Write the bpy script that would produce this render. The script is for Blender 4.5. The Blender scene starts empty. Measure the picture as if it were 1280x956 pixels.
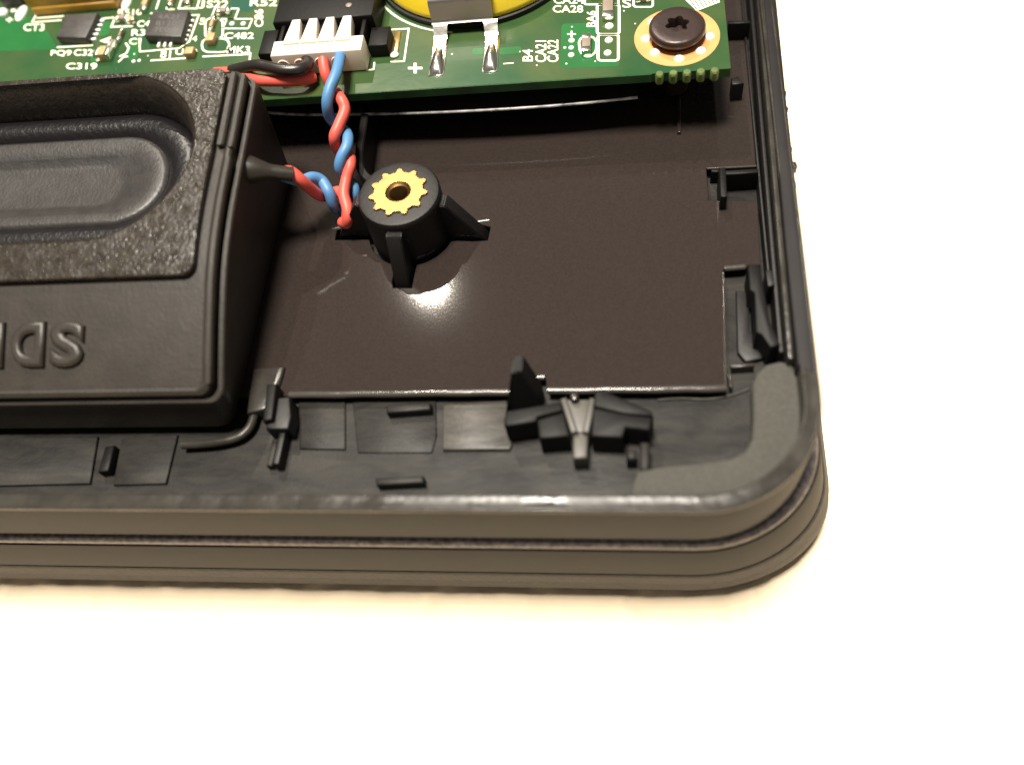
import bpy, bmesh, math, random
from mathutils import Vector, Matrix
random.seed(7)
S = bpy.context.scene
C = S.collection
MM = 0.001

# ------------------------------------------------------------------ camera
# photograph 1280 x 956; axes of the laptop found from its vanishing points.
FPX = 1070.57
CX, CY = 640.0, 478.0
AX = Vector((0.98994298, -0.01601765, -0.14055721))   # world X in camera (right, down, forward)
AY = Vector((0.05327811, -0.87820086, 0.47531537))
AZ = Vector((-0.13105089, -0.47802374, -0.86851538))
CAMZ = 77.7                                            # mm above the table

cam_data = bpy.data.cameras.new('camera')
cam = bpy.data.objects.new('camera', cam_data)
C.objects.link(cam)
S.camera = cam
rot = Matrix(((AX.x, -AX.y, -AX.z), (AY.x, -AY.y, -AY.z), (AZ.x, -AZ.y, -AZ.z)))
cam.matrix_world = Matrix.Translation((0, 0, CAMZ * MM)) @ rot.to_4x4()
cam_data.sensor_width = 36.0
cam_data.lens = FPX / 1280 * 36.0
cam_data.clip_start = 0.002
cam_data.clip_end = 20.0
cam_data.dof.use_dof = True
cam_data.dof.focus_distance = 0.077
cam_data.dof.aperture_fstop = 16.0

# ------------------------------------------------------------------ light
W = bpy.data.worlds.new('World')
S.world = W
W.use_nodes = True
bg = W.node_tree.nodes['Background']
bg.inputs[0].default_value = (1.0, 0.90, 0.79, 1)
bg.inputs[1].default_value = 0.16

def lamp(name, loc, aim, size, power, col):
    d = bpy.data.lights.new(name, 'AREA')
    d.shape = 'DISK'; d.size = size; d.energy = power; d.color = col
    o = bpy.data.objects.new(name, d); C.objects.link(o)
    o.location = loc
    o.rotation_euler = (Vector(aim) - Vector(loc)).to_track_quat('-Z', 'Y').to_euler()
    return o
lamp('ceiling_lamp', (-0.12, 0.12, 1.5), (-0.02, 0.04, 0), 0.36, 58, (1.0, 0.93, 0.82))
_d = Vector((-0.2322, 0.5662, 0.7909))
_p = Vector((-0.0174, 0.0424, 0.0185))
lamp('table_lamp', _p + _d * 0.9, _p, 0.012, 4.5, (1.0, 0.90, 0.76))

S.view_settings.view_transform = 'Standard'
S.view_settings.look = 'None'
S.view_settings.exposure = 0
S.view_settings.gamma = 1
S.view_settings.use_curve_mapping = False
S.cycles.max_bounces = 8

# ------------------------------------------------------------------ levels (mm)
ZT = 21.0      # rim of the case
ZP = 18.5      # black inner sheet
ZL = 17.4      # moulded floor of the case
ZB0, ZB = 23.8, 24.7   # board underside, top

def P(px, py, z):
    """a photo pixel to a point on the level z (mm)"""
    d = Vector((px - CX, py - CY, FPX))
    r = Vector((d.dot(AX), d.dot(AY), d.dot(AZ)))
    t = (z - CAMZ) / r.z
    return Vector((r.x * t, r.y * t, z))

def PP(px, py, p0, n):
    """a photo pixel to a point on a plane"""
    d = Vector((px - CX, py - CY, FPX))
    r = Vector((d.dot(AX), d.dot(AY), d.dot(AZ)))
    o = Vector((0, 0, CAMZ))
    t = (p0 - o).dot(n) / r.dot(n)
    return o + r * t

# ------------------------------------------------------------------ materials
def mat(name, col, rough=0.5, metal=0.0, spec=0.5, var=0.0, vscale=600, bump=0.0, bscale=2500, rvar=0.0, col2=None,
        coat=0.0, sheen=0.0, scratch=0.0, detail=4.0):
    m = bpy.data.materials.new(name); m.use_nodes = True
    nt = m.node_tree; b = nt.nodes['Principled BSDF']
    b.inputs['Base Color'].default_value = (*col, 1)
    b.inputs['Roughness'].default_value = rough
    b.inputs['Metallic'].default_value = metal
    b.inputs['Specular IOR Level'].default_value = spec
    b.inputs['Coat Weight'].default_value = coat
    b.inputs['Sheen Weight'].default_value = sheen
    tc = nt.nodes.new('ShaderNodeTexCoord')
    def noise(scale, det=detail):
        n = nt.nodes.new('ShaderNodeTexNoise'); n.inputs['Scale'].default_value = scale
        n.inputs['Detail'].default_value = det
        nt.links.new(tc.outputs['Object'], n.inputs['Vector']); return n
    if var or col2:
        n = noise(vscale)
        if scratch and col2:      # smears and rubbed streaks
            mp = nt.nodes.new('ShaderNodeMapping'); mp.inputs['Rotation'].default_value = (0, 0, -0.5)
            mp.inputs['Scale'].default_value = (1, 3.2, 1)
            nt.links.new(tc.outputs['Object'], mp.inputs['Vector']); nt.links.new(mp.outputs[0], n.inputs['Vector'])
            n.inputs['Detail'].default_value = 9; n.inputs['Roughness'].default_value = 0.68; n.inputs['Distortion'].default_value = 0.6
        r = nt.nodes.new('ShaderNodeValToRGB')
        c2 = col2 or tuple(min(1, c * (1 + var)) for c in col)
        c1 = col if col2 else tuple(c * (1 - var) for c in col)
        r.color_ramp.elements[0].position = 0.35; r.color_ramp.elements[1].position = 0.65
        r.color_ramp.elements[0].color = (*c1, 1); r.color_ramp.elements[1].color = (*c2, 1)
        nt.links.new(n.outputs['Fac'], r.inputs[0]); nt.links.new(r.outputs[0], b.inputs['Base Color'])
    if rvar:
        n = noise(vscale * 0.7)
        mr = nt.nodes.new('ShaderNodeMapRange')
        mr.inputs['From Min'].default_value = 0.3; mr.inputs['From Max'].default_value = 0.7
        mr.inputs['To Min'].default_value = max(0.02, rough - rvar); mr.inputs['To Max'].default_value = min(1, rough + rvar)
        nt.links.new(n.outputs['Fac'], mr.inputs[0]); nt.links.new(mr.outputs[0], b.inputs['Roughness'])
    last = None
    if bump:
        n = noise(bscale, 3)
        bp = nt.nodes.new('ShaderNodeBump'); bp.inputs['Strength'].default_value = min(1, bump)
        bp.inputs['Distance'].default_value = 0.00006 * max(1, bump)
        nt.links.new(n.outputs['Fac'], bp.inputs['Height']); last = bp
    if scratch:
        mp = nt.nodes.new('ShaderNodeMapping'); mp.inputs['Rotation'].default_value = (0, 0, -0.45)
        mp.inputs['Scale'].default_value = (1, 4.5, 1)
        nt.links.new(tc.outputs['Object'], mp.inputs['Vector'])
        n = nt.nodes.new('ShaderNodeTexNoise'); n.inputs['Scale'].default_value = 260; n.inputs['Detail'].default_value = 5
        nt.links.new(mp.outputs[0], n.inputs['Vector'])
        bp = nt.nodes.new('ShaderNodeBump'); bp.inputs['Strength'].default_value = scratch; bp.inputs['Distance'].default_value = 0.0002
        nt.links.new(n.outputs['Fac'], bp.inputs['Height'])
        if last: nt.links.new(last.outputs[0], bp.inputs['Normal'])
        last = bp
    if last: nt.links.new(last.outputs[0], b.inputs['Normal'])
    return m

M = {}
M['shell'] = mat('shell_plastic', (0.0095, 0.0082, 0.0084), 0.6, spec=0.23, bump=0.35, bscale=6000, var=0.15, vscale=400)
M['lip'] = mat('lower_lip_rubber', (0.014, 0.012, 0.011), 0.6, bump=1.0, bscale=3000, var=0.4, vscale=1500)
M['rim'] = mat('rim_plastic', (0.030, 0.027, 0.023), 0.26, spec=0.28, bump=0.9, bscale=900, var=0.2, vscale=500, rvar=0.12)
M['floor'] = mat('floor_plastic', (0.0065, 0.0058, 0.0055), 0.5, spec=0.17, bump=0.25, bscale=3500, col2=(0.0235, 0.0215, 0.0185), vscale=190, rvar=0.12, scratch=0.16)
M['bright'] = mat('smooth_plastic', (0.014, 0.0125, 0.011), 0.45, spec=0.3, bump=0.2, bscale=3000, col2=(0.052, 0.047, 0.039), vscale=260, rvar=0.08, scratch=0.22)
M['dark'] = mat('black_plastic', (0.005, 0.004, 0.004), 0.5, spec=0.35, bump=0.3, bscale=3000)
M['clip'] = mat('clip_plastic', (0.005, 0.0045, 0.0045), 0.5, spec=0.16, bump=0.3, bscale=3000)
M['sheet'] = mat('black_sheet', (0.025, 0.0190, 0.0168), 0.045, bump=0.02, bscale=4000, var=0.10, vscale=5000)
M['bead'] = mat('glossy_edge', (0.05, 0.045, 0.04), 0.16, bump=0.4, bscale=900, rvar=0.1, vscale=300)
M['filmglint'] = mat('painted_film_glint', (0.04, 0.04, 0.045), 0.25, col2=(0.85, 0.84, 0.82), vscale=520, bump=0.5, bscale=900)  # glint along the film edge, painted as dark-to-white noise in the base colour
M['film'] = mat('black_film', (0.02, 0.018, 0.018), 0.30, spec=1.0, bump=2.0, bscale=900)
M['pale'] = mat('translucent_clip', (0.055, 0.050, 0.042), 0.5, var=0.15, vscale=700)
M['felt'] = mat('grey_foam', (0.062, 0.060, 0.053), 0.9, spec=0.2, bump=1.0, bscale=6000, var=0.12, vscale=4500)
M['gasket'] = mat('gasket_rubber', (0.095, 0.083, 0.085), 0.30, bump=1.0, bscale=2500, var=0.5, vscale=2200)
M['bezel'] = mat('speaker_bezel_plastic', (0.026, 0.021, 0.016), 0.27, bump=1.1, bscale=3100, var=0.25, vscale=1500, rvar=0.1, detail=2)
M['housing'] = mat('speaker_housing_plastic', (0.024, 0.020, 0.016), 0.45, spec=0.4, bump=0.35, bscale=2800, var=0.15, vscale=500)
M['cone'] = mat('speaker_cone', (0.022, 0.020, 0.019), 0.45, bump=0.5, bscale=3500, var=0.2, vscale=900)
M['surround'] = mat('speaker_surround', (0.006, 0.005, 0.006), 0.36, bump=1.2, bscale=2200)
M['mask'] = mat('green_solder_mask', (0.012, 0.058, 0.018), 0.27, bump=0.25, bscale=700, col2=(0.045, 0.075, 0.022), vscale=130, coat=0.1)
M['pour'] = mat('green_copper_pour', (0.010, 0.105, 0.024), 0.28, bump=0.2, bscale=700, var=0.1, vscale=300)
M['pourdark'] = mat('dark_green_pour', (0.006, 0.060, 0.036), 0.28, bump=0.2, bscale=700)
M['fr4'] = mat('board_edge', (0.085, 0.125, 0.03), 0.5, var=0.3, vscale=900)
M['edge'] = mat('board_edge_green', (0.016, 0.075, 0.018), 0.45, var=0.3, vscale=500)
M['silk'] = mat('silkscreen_white', (0.80, 0.78, 0.62), 0.6, spec=0.3)
M['solder'] = mat('solder_tin', (0.78, 0.76, 0.70), 0.22, metal=1.0, bump=0.5, bscale=1500)
M['solderwhite'] = mat('solder_bright', (0.88, 0.86, 0.80), 0.5, metal=0.25)
M['pad'] = mat('gold_pad', (0.70, 0.50, 0.22), 0.30, metal=1.0, bump=0.4, bscale=1200)
M['copper'] = mat('copper_pad', (0.74, 0.29, 0.10), 0.50, metal=0.2, var=0.1, vscale=400)
M['brass'] = mat('brass', (0.26, 0.155, 0.055), 0.38, metal=1.0, bump=0.4, bscale=1500)
M['screw'] = mat('screw_black_steel', (0.040, 0.026, 0.023), 0.36, metal=0.4, bump=0.3, bscale=2500)
M['ic'] = mat('chip_package', (0.034, 0.031, 0.029), 0.5, bump=0.5, bscale=3000, var=0.25, vscale=1200)
M['icprint'] = mat('chip_print', (0.075, 0.072, 0.066), 0.6)
M['gold'] = mat('tantalum_gold', (0.50, 0.27, 0.04), 0.38, var=0.15, vscale=500)
M['tan'] = mat('ceramic_tan', (0.42, 0.27, 0.12), 0.45)
M['grey'] = mat('component_grey', (0.20, 0.16, 0.12), 0.45)
M['yellow'] = mat('yellow_wrap', (0.86, 0.62, 0.03), 0.24, bump=0.3, bscale=300, coat=0.3)
M['tab'] = mat('nickel_tab', (0.36, 0.34, 0.31), 0.42, metal=1.0, bump=0.3, bscale=1800)
M['plug'] = mat('plug_nylon', (0.78, 0.70, 0.58), 0.45, var=0.08, vscale=600)
M['red'] = mat('red_insulation', (0.64, 0.095, 0.068), 0.48)
M['blue'] = mat('blue_insulation', (0.075, 0.20, 0.39), 0.48)
M['black'] = mat('black_insulation', (0.018, 0.014, 0.013), 0.32)
M['cloth'] = mat('white_cloth', (0.89, 0.74, 0.54), 0.9, spec=0.1, bump=2.0, bscale=420, sheen=0.2)

# ------------------------------------------------------------------ builders
BASE = {}
def thing(name, base, label, cat):
    o = bpy.data.objects.new(name, None); C.objects.link(o)
    o.empty_display_size = 0.005
    o.location = Vector(base) * MM
    o['label'] = label; o['category'] = cat
    BASE[o.name] = Vector(base)
    return o

def link(name, me, m, parent=None, smooth=True):
    o = bpy.data.objects.new(name, me); C.objects.link(o)
    if parent is not None:
        o.parent = parent
        BASE[o.name] = BASE[parent.name]
    else:
        BASE[o.name] = Vector((0, 0, 0))
    if m is not None:
        me.materials.clear(); me.materials.append(M[m])
    return o

def autosmooth(bm, ang=40):
    bm.normal_update()
    for f in bm.faces: f.smooth = True
    a = math.radians(ang)
    for e in bm.edges:
        if len(e.link_faces) == 2:
            if e.calc_face_angle(0) > a: e.smooth = False
        else: e.smooth = False

def emit(name, bm, m, parent=None, ang=40):
    """finish a bmesh written in world mm"""
    b = BASE[parent.name] if parent is not None else Vector((0, 0, 0))
    bmesh.ops.recalc_face_normals(bm, faces=bm.faces[:])
    autosmooth(bm, ang)
    for v in bm.verts: v.co = (v.co - b) * MM
    me = bpy.data.meshes.new(name); bm.to_mesh(me); bm.free()
    return link(name, me, m, parent)

def loft(name, rings, m, parent=None, cap0=True, cap1=True, closed=True, ang=40, pre=None):
    bm = bmesh.new()
    R = [[bm.verts.new(v) for v in r] for r in rings]
    n = len(R[0])
    for a, b in zip(R, R[1:]):
        for i in range(n if closed else n - 1):
            j = (i + 1) % n
            try: bm.faces.new((a[i], a[j], b[j], b[i]))
            except ValueError: pass
    if closed:
        if cap0: bm.faces.new(R[0][::-1])
        if cap1: bm.faces.new(R[-1])
    if pre: pre(bm)
    return emit(name, bm, m, parent, ang)

def offset_loop(pts, d):
    """inset a closed 2-D loop by d (positive = inwards for counter-clockwise)"""
    n = len(pts); area = sum(pts[i].x * pts[(i + 1) % n].y - pts[(i + 1) % n].x * pts[i].y for i in range(n))
    s = 1 if area > 0 else -1
    out = []
    for i in range(n):
        a, b, c = pts[i - 1], pts[i], pts[(i + 1) % n]
        e1 = Vector((b.x - a.x, b.y - a.y)); e2 = Vector((c.x - b.x, c.y - b.y))
        if e1.length < 1e-9: e1 = e2
        if e2.length < 1e-9: e2 = e1
        e1.normalize(); e2.normalize()
        n1 = Vector((-e1.y, e1.x)) * s; n2 = Vector((-e2.y, e2.x)) * s
        k = n1 + n2
        den = max(0.35, 1 + n1.dot(n2))
        k = k / den
        out.append(Vector((b.x + k.x * d, b.y + k.y * d, b.z)))
    return out

def prism(name, pts, zt, zb, m, parent=None, bev=0.12, px=True, taper=0.0, ang=50):
    """upright block; pts are photo pixels on its top face, or mm points with px=False"""
    top = [P(x, y, zt) for x, y in pts] if px else [Vector((p[0], p[1], zt)) for p in pts]
    rings = []
    low = offset_loop(top, -taper) if taper else top
    rings.append([Vector((v.x, v.y, zb)) for v in low])
    if bev:
        rings.append([Vector((v.x, v.y, zt - bev)) for v in top])
        rings.append([Vector((v.x, v.y, zt - bev * 0.3)) for v in offset_loop(top, bev * 0.3)])
        rings.append([Vector((v.x, v.y, zt)) for v in offset_loop(top, bev)])
    else:
        rings.append(top)
    return loft(name, rings, m, parent, ang=ang)

def box(name, x0, x1, y0, y1, z0, z1, m, parent=None, bev=0.1):
    return prism(name, [(x0, y0), (x1, y0), (x1, y1), (x0, y1)], z1, z0, m, parent, bev, px=False)

def plate(name, loops, z0, z1, m, parent=None, bev=0.0, pre=None):
    """flat sheet with holes from closed loops of mm points; first loop is the outline"""
    cu = bpy.data.curves.new('tmp', 'CURVE'); cu.dimensions = '2D'; cu.fill_mode = 'BOTH'
    cu.extrude = (z1 - z0) / 2 - bev; cu.bevel_depth = bev; cu.bevel_resolution = 1; cu.offset = -bev
    for lp in loops:
        sp = cu.splines.new('POLY'); sp.points.add(len(lp) - 1); sp.use_cyclic_u = True
        for q, p in zip(sp.points, lp): q.co = (p[0], p[1], 0, 1)
    ob = bpy.data.objects.new('tmp', cu); C.objects.link(ob)
    dg = bpy.context.evaluated_depsgraph_get()
    me = bpy.data.meshes.new_from_object(ob.evaluated_get(dg), depsgraph=dg)
    bpy.data.objects.remove(ob); bpy.data.curves.remove(cu)
    bm = bmesh.new(); bm.from_mesh(me); bpy.data.meshes.remove(me)
    bmesh.ops.remove_doubles(bm, verts=bm.verts[:], dist=1e-5)
    for v in bm.verts:
        v.co.z += (z0 + z1) / 2
    if pre: pre(bm)
    return emit(name, bm, m, parent, 12)

def smooth_path(pts, n=8):
    out = []
    for i in range(len(pts) - 1):
        p0 = pts[max(i - 1, 0)]; p1 = pts[i]; p2 = pts[i + 1]; p3 = pts[min(i + 2, len(pts) - 1)]
        for k in range(n):
            t = k / n
            out.append(0.5 * ((2 * p1) + (p2 - p0) * t + (2 * p0 - 5 * p1 + 4 * p2 - p3) * t * t + (3 * p1 - p0 - 3 * p2 + p3) * t ** 3))
    out.append(pts[-1]); return out

def tube(name, pts, r, m, parent=None, seg=10, smooth=8, rads=None):
    path = smooth_path(pts, smooth) if smooth else pts
    rings = []
    up = Vector((0, 0, 1)); t0 = None; u = None
    for i, p in enumerate(path):
        t = (path[min(i + 1, len(path) - 1)] - path[max(i - 1, 0)]).normalized()
        if u is None:
            u = t.orthogonal().normalized()
        else:
            u = (u - t * u.dot(t)).normalized()
        w = t.cross(u)
        rr = r if rads is None else rads(i / (len(path) - 1))
        rings.append([p + (u * math.cos(a) + w * math.sin(a)) * rr for a in [2 * math.pi * k / seg for k in range(seg)]])
    return loft(name, rings, m, parent, ang=60)

def circle(cx, cy, z, r, n=48, a0=0):
    return [Vector((cx + r * math.cos(a0 + 2 * math.pi * i / n), cy + r * math.sin(a0 + 2 * math.pi * i / n), z)) for i in range(n)]

def lathe(name, cx, cy, prof, m, parent=None, n=48, ang=40, cap0=True, cap1=True):
    return loft(name, [circle(cx, cy, z, r, n) for r, z in prof], m, parent, ang=ang, cap0=cap0, cap1=cap1)

def strip_bm(bm, pts, w, z, closed=False):
    """a printed line of width w"""
    n = len(pts)
    P2 = [Vector((p.x, p.y)) for p in pts]
    L = []; R = []
    for i in range(n):
        a = P2[i - 1] if (i > 0 or closed) else None
        c = P2[(i + 1) % n] if (i < n - 1 or closed) else None
        b = P2[i]
        d1 = (b - a).normalized() if a is not None else (c - b).normalized()
        d2 = (c - b).normalized() if c is not None else d1
        n1 = Vector((-d1.y, d1.x)); n2 = Vector((-d2.y, d2.x))
        k = (n1 + n2) / max(0.4, 1 + n1.dot(n2))
        L.append(bm.verts.new((b.x + k.x * w / 2, b.y + k.y * w / 2, z)))
        R.append(bm.verts.new((b.x - k.x * w / 2, b.y - k.y * w / 2, z)))
    for i in range(n if closed else n - 1):
        j = (i + 1) % n
        bm.faces.new((L[i], R[i], R[j], L[j]))

def rounded(pts, r, n=4):
    """round the corners of a closed mm polygon"""
    out = []; k = len(pts)
    for i in range(k):
        a, b, c = pts[i - 1], pts[i], pts[(i + 1) % k]
        d1 = (a - b); d2 = (c - b); rr = min(r, d1.length * 0.45, d2.length * 0.45)
        s = b + d1.normalized() * rr; e = b + d2.normalized() * rr
        for q in range(n + 1):
            t = q / n
            out.append((1 - t) ** 2 * s + 2 * t * (1 - t) * b + t * t * e)
    return out

# ================================================================== the surface
from mathutils import noise as mnoise
def axis(a, b, st): 
    n = int((b - a) / st); v = [a + (b - a) * k / n for k in range(n + 1)]
    return [-1000, -400, -200, -120] + v + [b + 30, b + 90, b + 250, b + 600, 1200]
gx, gy = axis(-75, 40, 0.5), axis(-8, 70, 0.5)
bm = bmesh.new(); grid = []
for y in gy:
    row = []
    for x in gx:
        e = min(1, max(0, min(x + 75, 40 - x, y + 8, 70 - y) / 6))
        p = Vector((x, y, 0))
        h = 0.55 * mnoise.noise(p * 0.42) + 0.30 * mnoise.noise(p * 0.95 + Vector((5, 1, 2))) + 0.10 * mnoise.noise(p * 1.7)
        row.append(bm.verts.new((x * MM, y * MM, h * 0.85 * e * MM)))
    grid.append(row)
for a, b in zip(grid, grid[1:]):
    for i in range(len(a) - 1): bm.faces.new((a[i], a[i + 1], b[i + 1], b[i])).smooth = True
me = bpy.data.meshes.new('tabletop'); bm.to_mesh(me); bm.free()
table = link('tabletop', me, 'cloth'); table['kind'] = 'structure'

# ================================================================== the laptop
laptop = thing('laptop', (-20, 60, 0), 'black plastic laptop base opened at its rounded corner, lying on the white surface', 'laptop')
XL, XR, YF, YBK, RC = -150.0, 13.35, 20.72, 150.0, 9.0

def outline(off=0.0, flare=0.0):
    """rounded rectangle, counter-clockwise, offset outwards; flare widens the right side"""
    pts = []
    for cx, cy, a0 in ((XR - RC, YF + RC, -90), (XR - RC, YBK - RC, 0), (XL + RC, YBK - RC, 90), (XL + RC, YF + RC, 180)):
        for k in range(17):
            a = math.radians(a0 + 90 * k / 16)
            nx, ny = math.cos(a), math.sin(a)
            x = cx + nx * (RC + off); y = cy + ny * (RC + off)
            if nx > 0: x += flare * nx
            # the side wall draws out slightly towards the back
            if cx > 0: x += 0.45 * min(1, max(0, (y - 30) / 45)) * max(0, nx)
            pts.append((x, y))
        if a0 == -90:      # extra points along the right side so that it can bow
            for t in (0.1, 0.2, 0.3, 0.45, 0.6, 0.8):
                y = (YF + RC) * (1 - t) + (YBK - RC) * t
                pts.append((XR + off + flare + 0.45 * min(1, max(0, (y - 30) / 45)), y))
    return pts

def sweep(name, prof, m, parent, cap0=False, cap1=False):
    rings = [[Vector((x, y, z)) for x, y in outline(o, fl)] for o, z, fl in prof]
    return loft(name, rings, m, parent, cap0=cap0, cap1=cap1, ang=30)

sweep('base_shell', [(-1.3, 14.6, 0), (-0.5, 14.6, 0), (-0.22, 14.7, 0), (-0.06, 14.9, 0), (0, 15.2, 0), (0.0, 20.45, 0), (-0.03, 20.6, 0)], 'shell', laptop)
def arc(cx, cz, rad, a0, a1, n):
    return [(cx + rad * math.cos(math.radians(a0 + (a1 - a0) * k / n)), cz + rad * math.sin(math.radians(a0 + (a1 - a0) * k / n)), 0) for k in range(n + 1)]
sweep('rim', [(-0.02, 20.58, 0)] + arc(-0.17, 20.83, 0.17, 0, 110, 6) + [(-0.32, 20.93, 0), (-0.9, 20.90, 0)] + arc(-1.10, 20.80, 0.16, 90, 180, 5) + [(-1.32, ZL - 0.5, 0)], 'rim', laptop)
sweep('gasket', [(-1.3, 14.1, 0.2), (-0.35, 14.05, 0.3), (0.0, 13.95, 0.5), (0.2, 13.75, 0.65), (0.28, 13.5, 0.75), (0.25, 13.25, 0.8), (0.1, 13.0, 0.85)], 'gasket', laptop)
sweep('lid', [(-2.5, 12.95, 0.5), (0.1, 12.95, 0.9), (0.3, 12.9, 0.95), (0.36, 12.7, 1.0), (0.34, 7.1, 2.2), (0.30, 6.85, 2.25), (0.18, 6.72, 2.3)], 'shell', laptop)
sweep('lid_lip', [(0.1, 6.7, 2.3), (0.3, 6.62, 2.4), (0.40, 6.45, 2.45), (0.44, 6.1, 2.5), (0.46, 4.6, 3.0), (0.30, 4.4, 3.05), (0.36, 4.2, 3.1), (0.34, 2.4, 3.5), (0.0, 1.0, 3.7), (-0.8, 0.2, 3.7), (-1.8, 0.03, 3.6)], 'lip', laptop, cap1=True)
# moulded floor
fl = outline(-1.25)
floor = prism('case_floor', fl, ZL, ZL - 1.2, 'floor', laptop, bev=0, px=False)

# ---- the black sheet lying on the floor, cut out round post and latches
BC = P(498, 241, 23.5); bx, by = BC.x, BC.y        # axis of the screw post
def rect_loop(cx, cy, ang, r0, r1, hw):
    c, s = math.cos(ang), math.sin(ang)
    return [(cx + c * r - s * w, cy + s * r + c * w) for r, w in ((r0, -hw), (r1, -hw), (r1, hw), (r0, hw))]
feet = [P(503, 357, 18.3), P(607, 293, 18.3), P(426, 291, 18.3)]
ribs = [math.atan2(q.y - by, q.x - bx) for q in feet]
RIBLEN = [math.hypot(q.y - by, q.x - bx) + 0.35 for q in feet]
cut = []
ev = []
N = 120
for i in range(N):
    a = 2 * math.pi * i / N
    r = 3.95
    for ra, L in zip(ribs, RIBLEN):
        d = (a - ra + math.pi) % (2 * math.pi) - math.pi
        if abs(d) < math.pi / 2 and abs(math.sin(d)) * 1.0 < 0.95 / max(r, 1e-6):
            r = max(r, L / math.cos(d)) if abs(math.sin(d) * L / math.cos(d)) < 0.95 else max(r, 0.95 / abs(math.sin(d)))
    cut.append((bx + r * math.cos(a), by + r * math.sin(a)))
sheet_px = [(318, 497), (360, 495), (668, 491), (668, 471), (682, 471), (684, 489), (909, 486), (904, 337), (932, 334), (951, 331), (947, 251), (886, 250), (883, 210), (945, 207), (931, 20)]
sheet_loop = [P(x, y, ZP)[:2] for x, y in sheet_px]
sheet_loop += [(11.4, 140.0), (-100.0, 140.0), (-100.0, 32.6), (-40, 32.4)]
plate('inner_sheet', [sheet_loop, cut[::-1]], ZP - 0.45, ZP, 'sheet', laptop, bev=0.10)

for a, b in (((361, 493.5), (667, 489.5)), ((684, 488), (908, 485))):
    mid_ = [P(a[0] + (b[0] - a[0]) * t / 10, a[1] + (b[1] - a[1]) * t / 10 + random.uniform(-0.5, 0.5), ZP) for t in range(11)]
    mid_ = [p - Vector((0, -0.05, 0.17)) for p in mid_]
    tube('sheet_bead', mid_, 0.30, 'bead', laptop, seg=10, smooth=3)
tube('sheet_bead', [P(669, 472, ZP - 0.15), P(681, 471.5, ZP - 0.15)], 0.26, 'bead', laptop, seg=8, smooth=2)
tube('sheet_bead', [P(906, 336, ZP - 0.15), P(931, 334, ZP - 0.15)], 0.26, 'bead', laptop, seg=8, smooth=2)
tube('sheet_bead', [P(904, 340, ZP), P(907, 482, ZP)], 0.07, 'bead', laptop, seg=8, smooth=2)
tube('sheet_bead', [P(884, 211, ZP), P(945, 208, ZP)], 0.10, 'bead', laptop, seg=8, smooth=2)
tube('sheet_bead', [P(590, 279, ZP - 0.1), P(612, 276, ZP - 0.1)], 0.22, 'bead', laptop, seg=8, smooth=2)
tube('sheet_bead', [P(416, 287, ZP - 0.1), P(430, 284, ZP - 0.1)], 0.22, 'bead', laptop, seg=8, smooth=2)
# ---- screw post
post = lathe('screw_post', bx, by, [(3.62, ZL), (3.6, 19.5), (3.58, 22.9), (3.58, 23.25), (3.45, 23.45), (3.25, 23.5), (2.2, 23.5), (2.1, 23.3), (2.05, 20.0)], 'dark', laptop, cap0=False)
post['label'] = 'black ribbed screw post with a brass insert'
def gear(cx, cy, r0, r1, n, z):
    out = []
    for i in range(n):
        for k, (f, r) in enumerate(((0.0, r0), (0.22, r0), (0.38, r1), (0.5, r1 * 1.03), (0.62, r1), (0.78, r0))):
            a = 2 * math.pi * (i + f) / n + 0.2
            out.append(Vector((cx + r * math.cos(a), cy + r * math.sin(a), z)))
    return out
def gear_in(cx, cy, r, n, z):
    return [Vector((cx + r * math.cos(2 * math.pi * i / (n * 6) + 0.2), cy + r * math.sin(2 * math.pi * i / (n * 6) + 0.2), z)) for i in range(n * 6)]
ng = 11
rings = [gear(bx, by, 2.2, 2.55, ng, 23.42), gear(bx, by, 2.2, 2.55, ng, 23.58), gear(bx, by, 2.14, 2.49, ng, 23.66),
         gear_in(bx, by, 1.12, ng, 23.66), gear_in(bx, by, 1.0, ng, 23.55)]
for k in range(9):
    z = 23.45 - k * 0.28
    rings += [gear_in(bx, by, 0.82, ng, z), gear_in(bx, by, 0.98, ng, z - 0.14)]
ins = loft('brass_insert', rings, 'brass', post, ang=22, cap0=False, cap1=False)
for ra, L in zip(ribs, RIBLEN):
    c, s = math.cos(ra), math.sin(ra); w = 0.66
    prof = [(3.2, ZL - 0.2), (3.2, 22.7), (3.9, 22.75), (4.2, 22.55), (L - 0.25, 18.2), (L - 0.15, ZL - 0.2)]
    bm = bmesh.new()
    A = [bm.verts.new((bx + c * r - s * w, by + s * r + c * w, z)) for r, z in prof]
    B = [bm.verts.new((bx + c * r + s * w, by + s * r - c * w, z)) for r, z in prof]
    bm.faces.new(A); bm.faces.new(B[::-1])
    for i in range(len(prof)):
        j = (i + 1) % len(prof); bm.faces.new((A[i], B[i], B[j], A[j]))
    bmesh.ops.bevel(bm, geom=bm.edges[:], offset=0.09, segments=2, affect='EDGES')
    emit('rib', bm, 'dark', post, 35)
# curved wall running back from the post
wp = [P(x, y, 22.0) for x, y in ((465, 226), (455, 217), (449, 205), (449, 185), (453, 160), (456, 140), (462, 105))]
pa = smooth_path(wp, 5)
bm = bmesh.new(); prev = None
for i, p in enumerate(pa):
    t = (pa[min(i + 1, len(pa) - 1)] - pa[max(i - 1, 0)]).normalized(); nn = Vector((-t.y, t.x, 0)) * 0.38
    q = [bm.verts.new((p.x + nn.x * k, p.y + nn.y * k, z)) for k, z in ((1, ZP), (1, 21.9), (0.7, 22), (-0.7, 22), (-1, 21.9), (-1, ZP))]
    if prev:
        for a in range(5): bm.faces.new((prev[a], prev[a + 1], q[a + 1], q[a]))
    prev = q
emit('guide_wall', bm, 'clip', laptop, 40)

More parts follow.
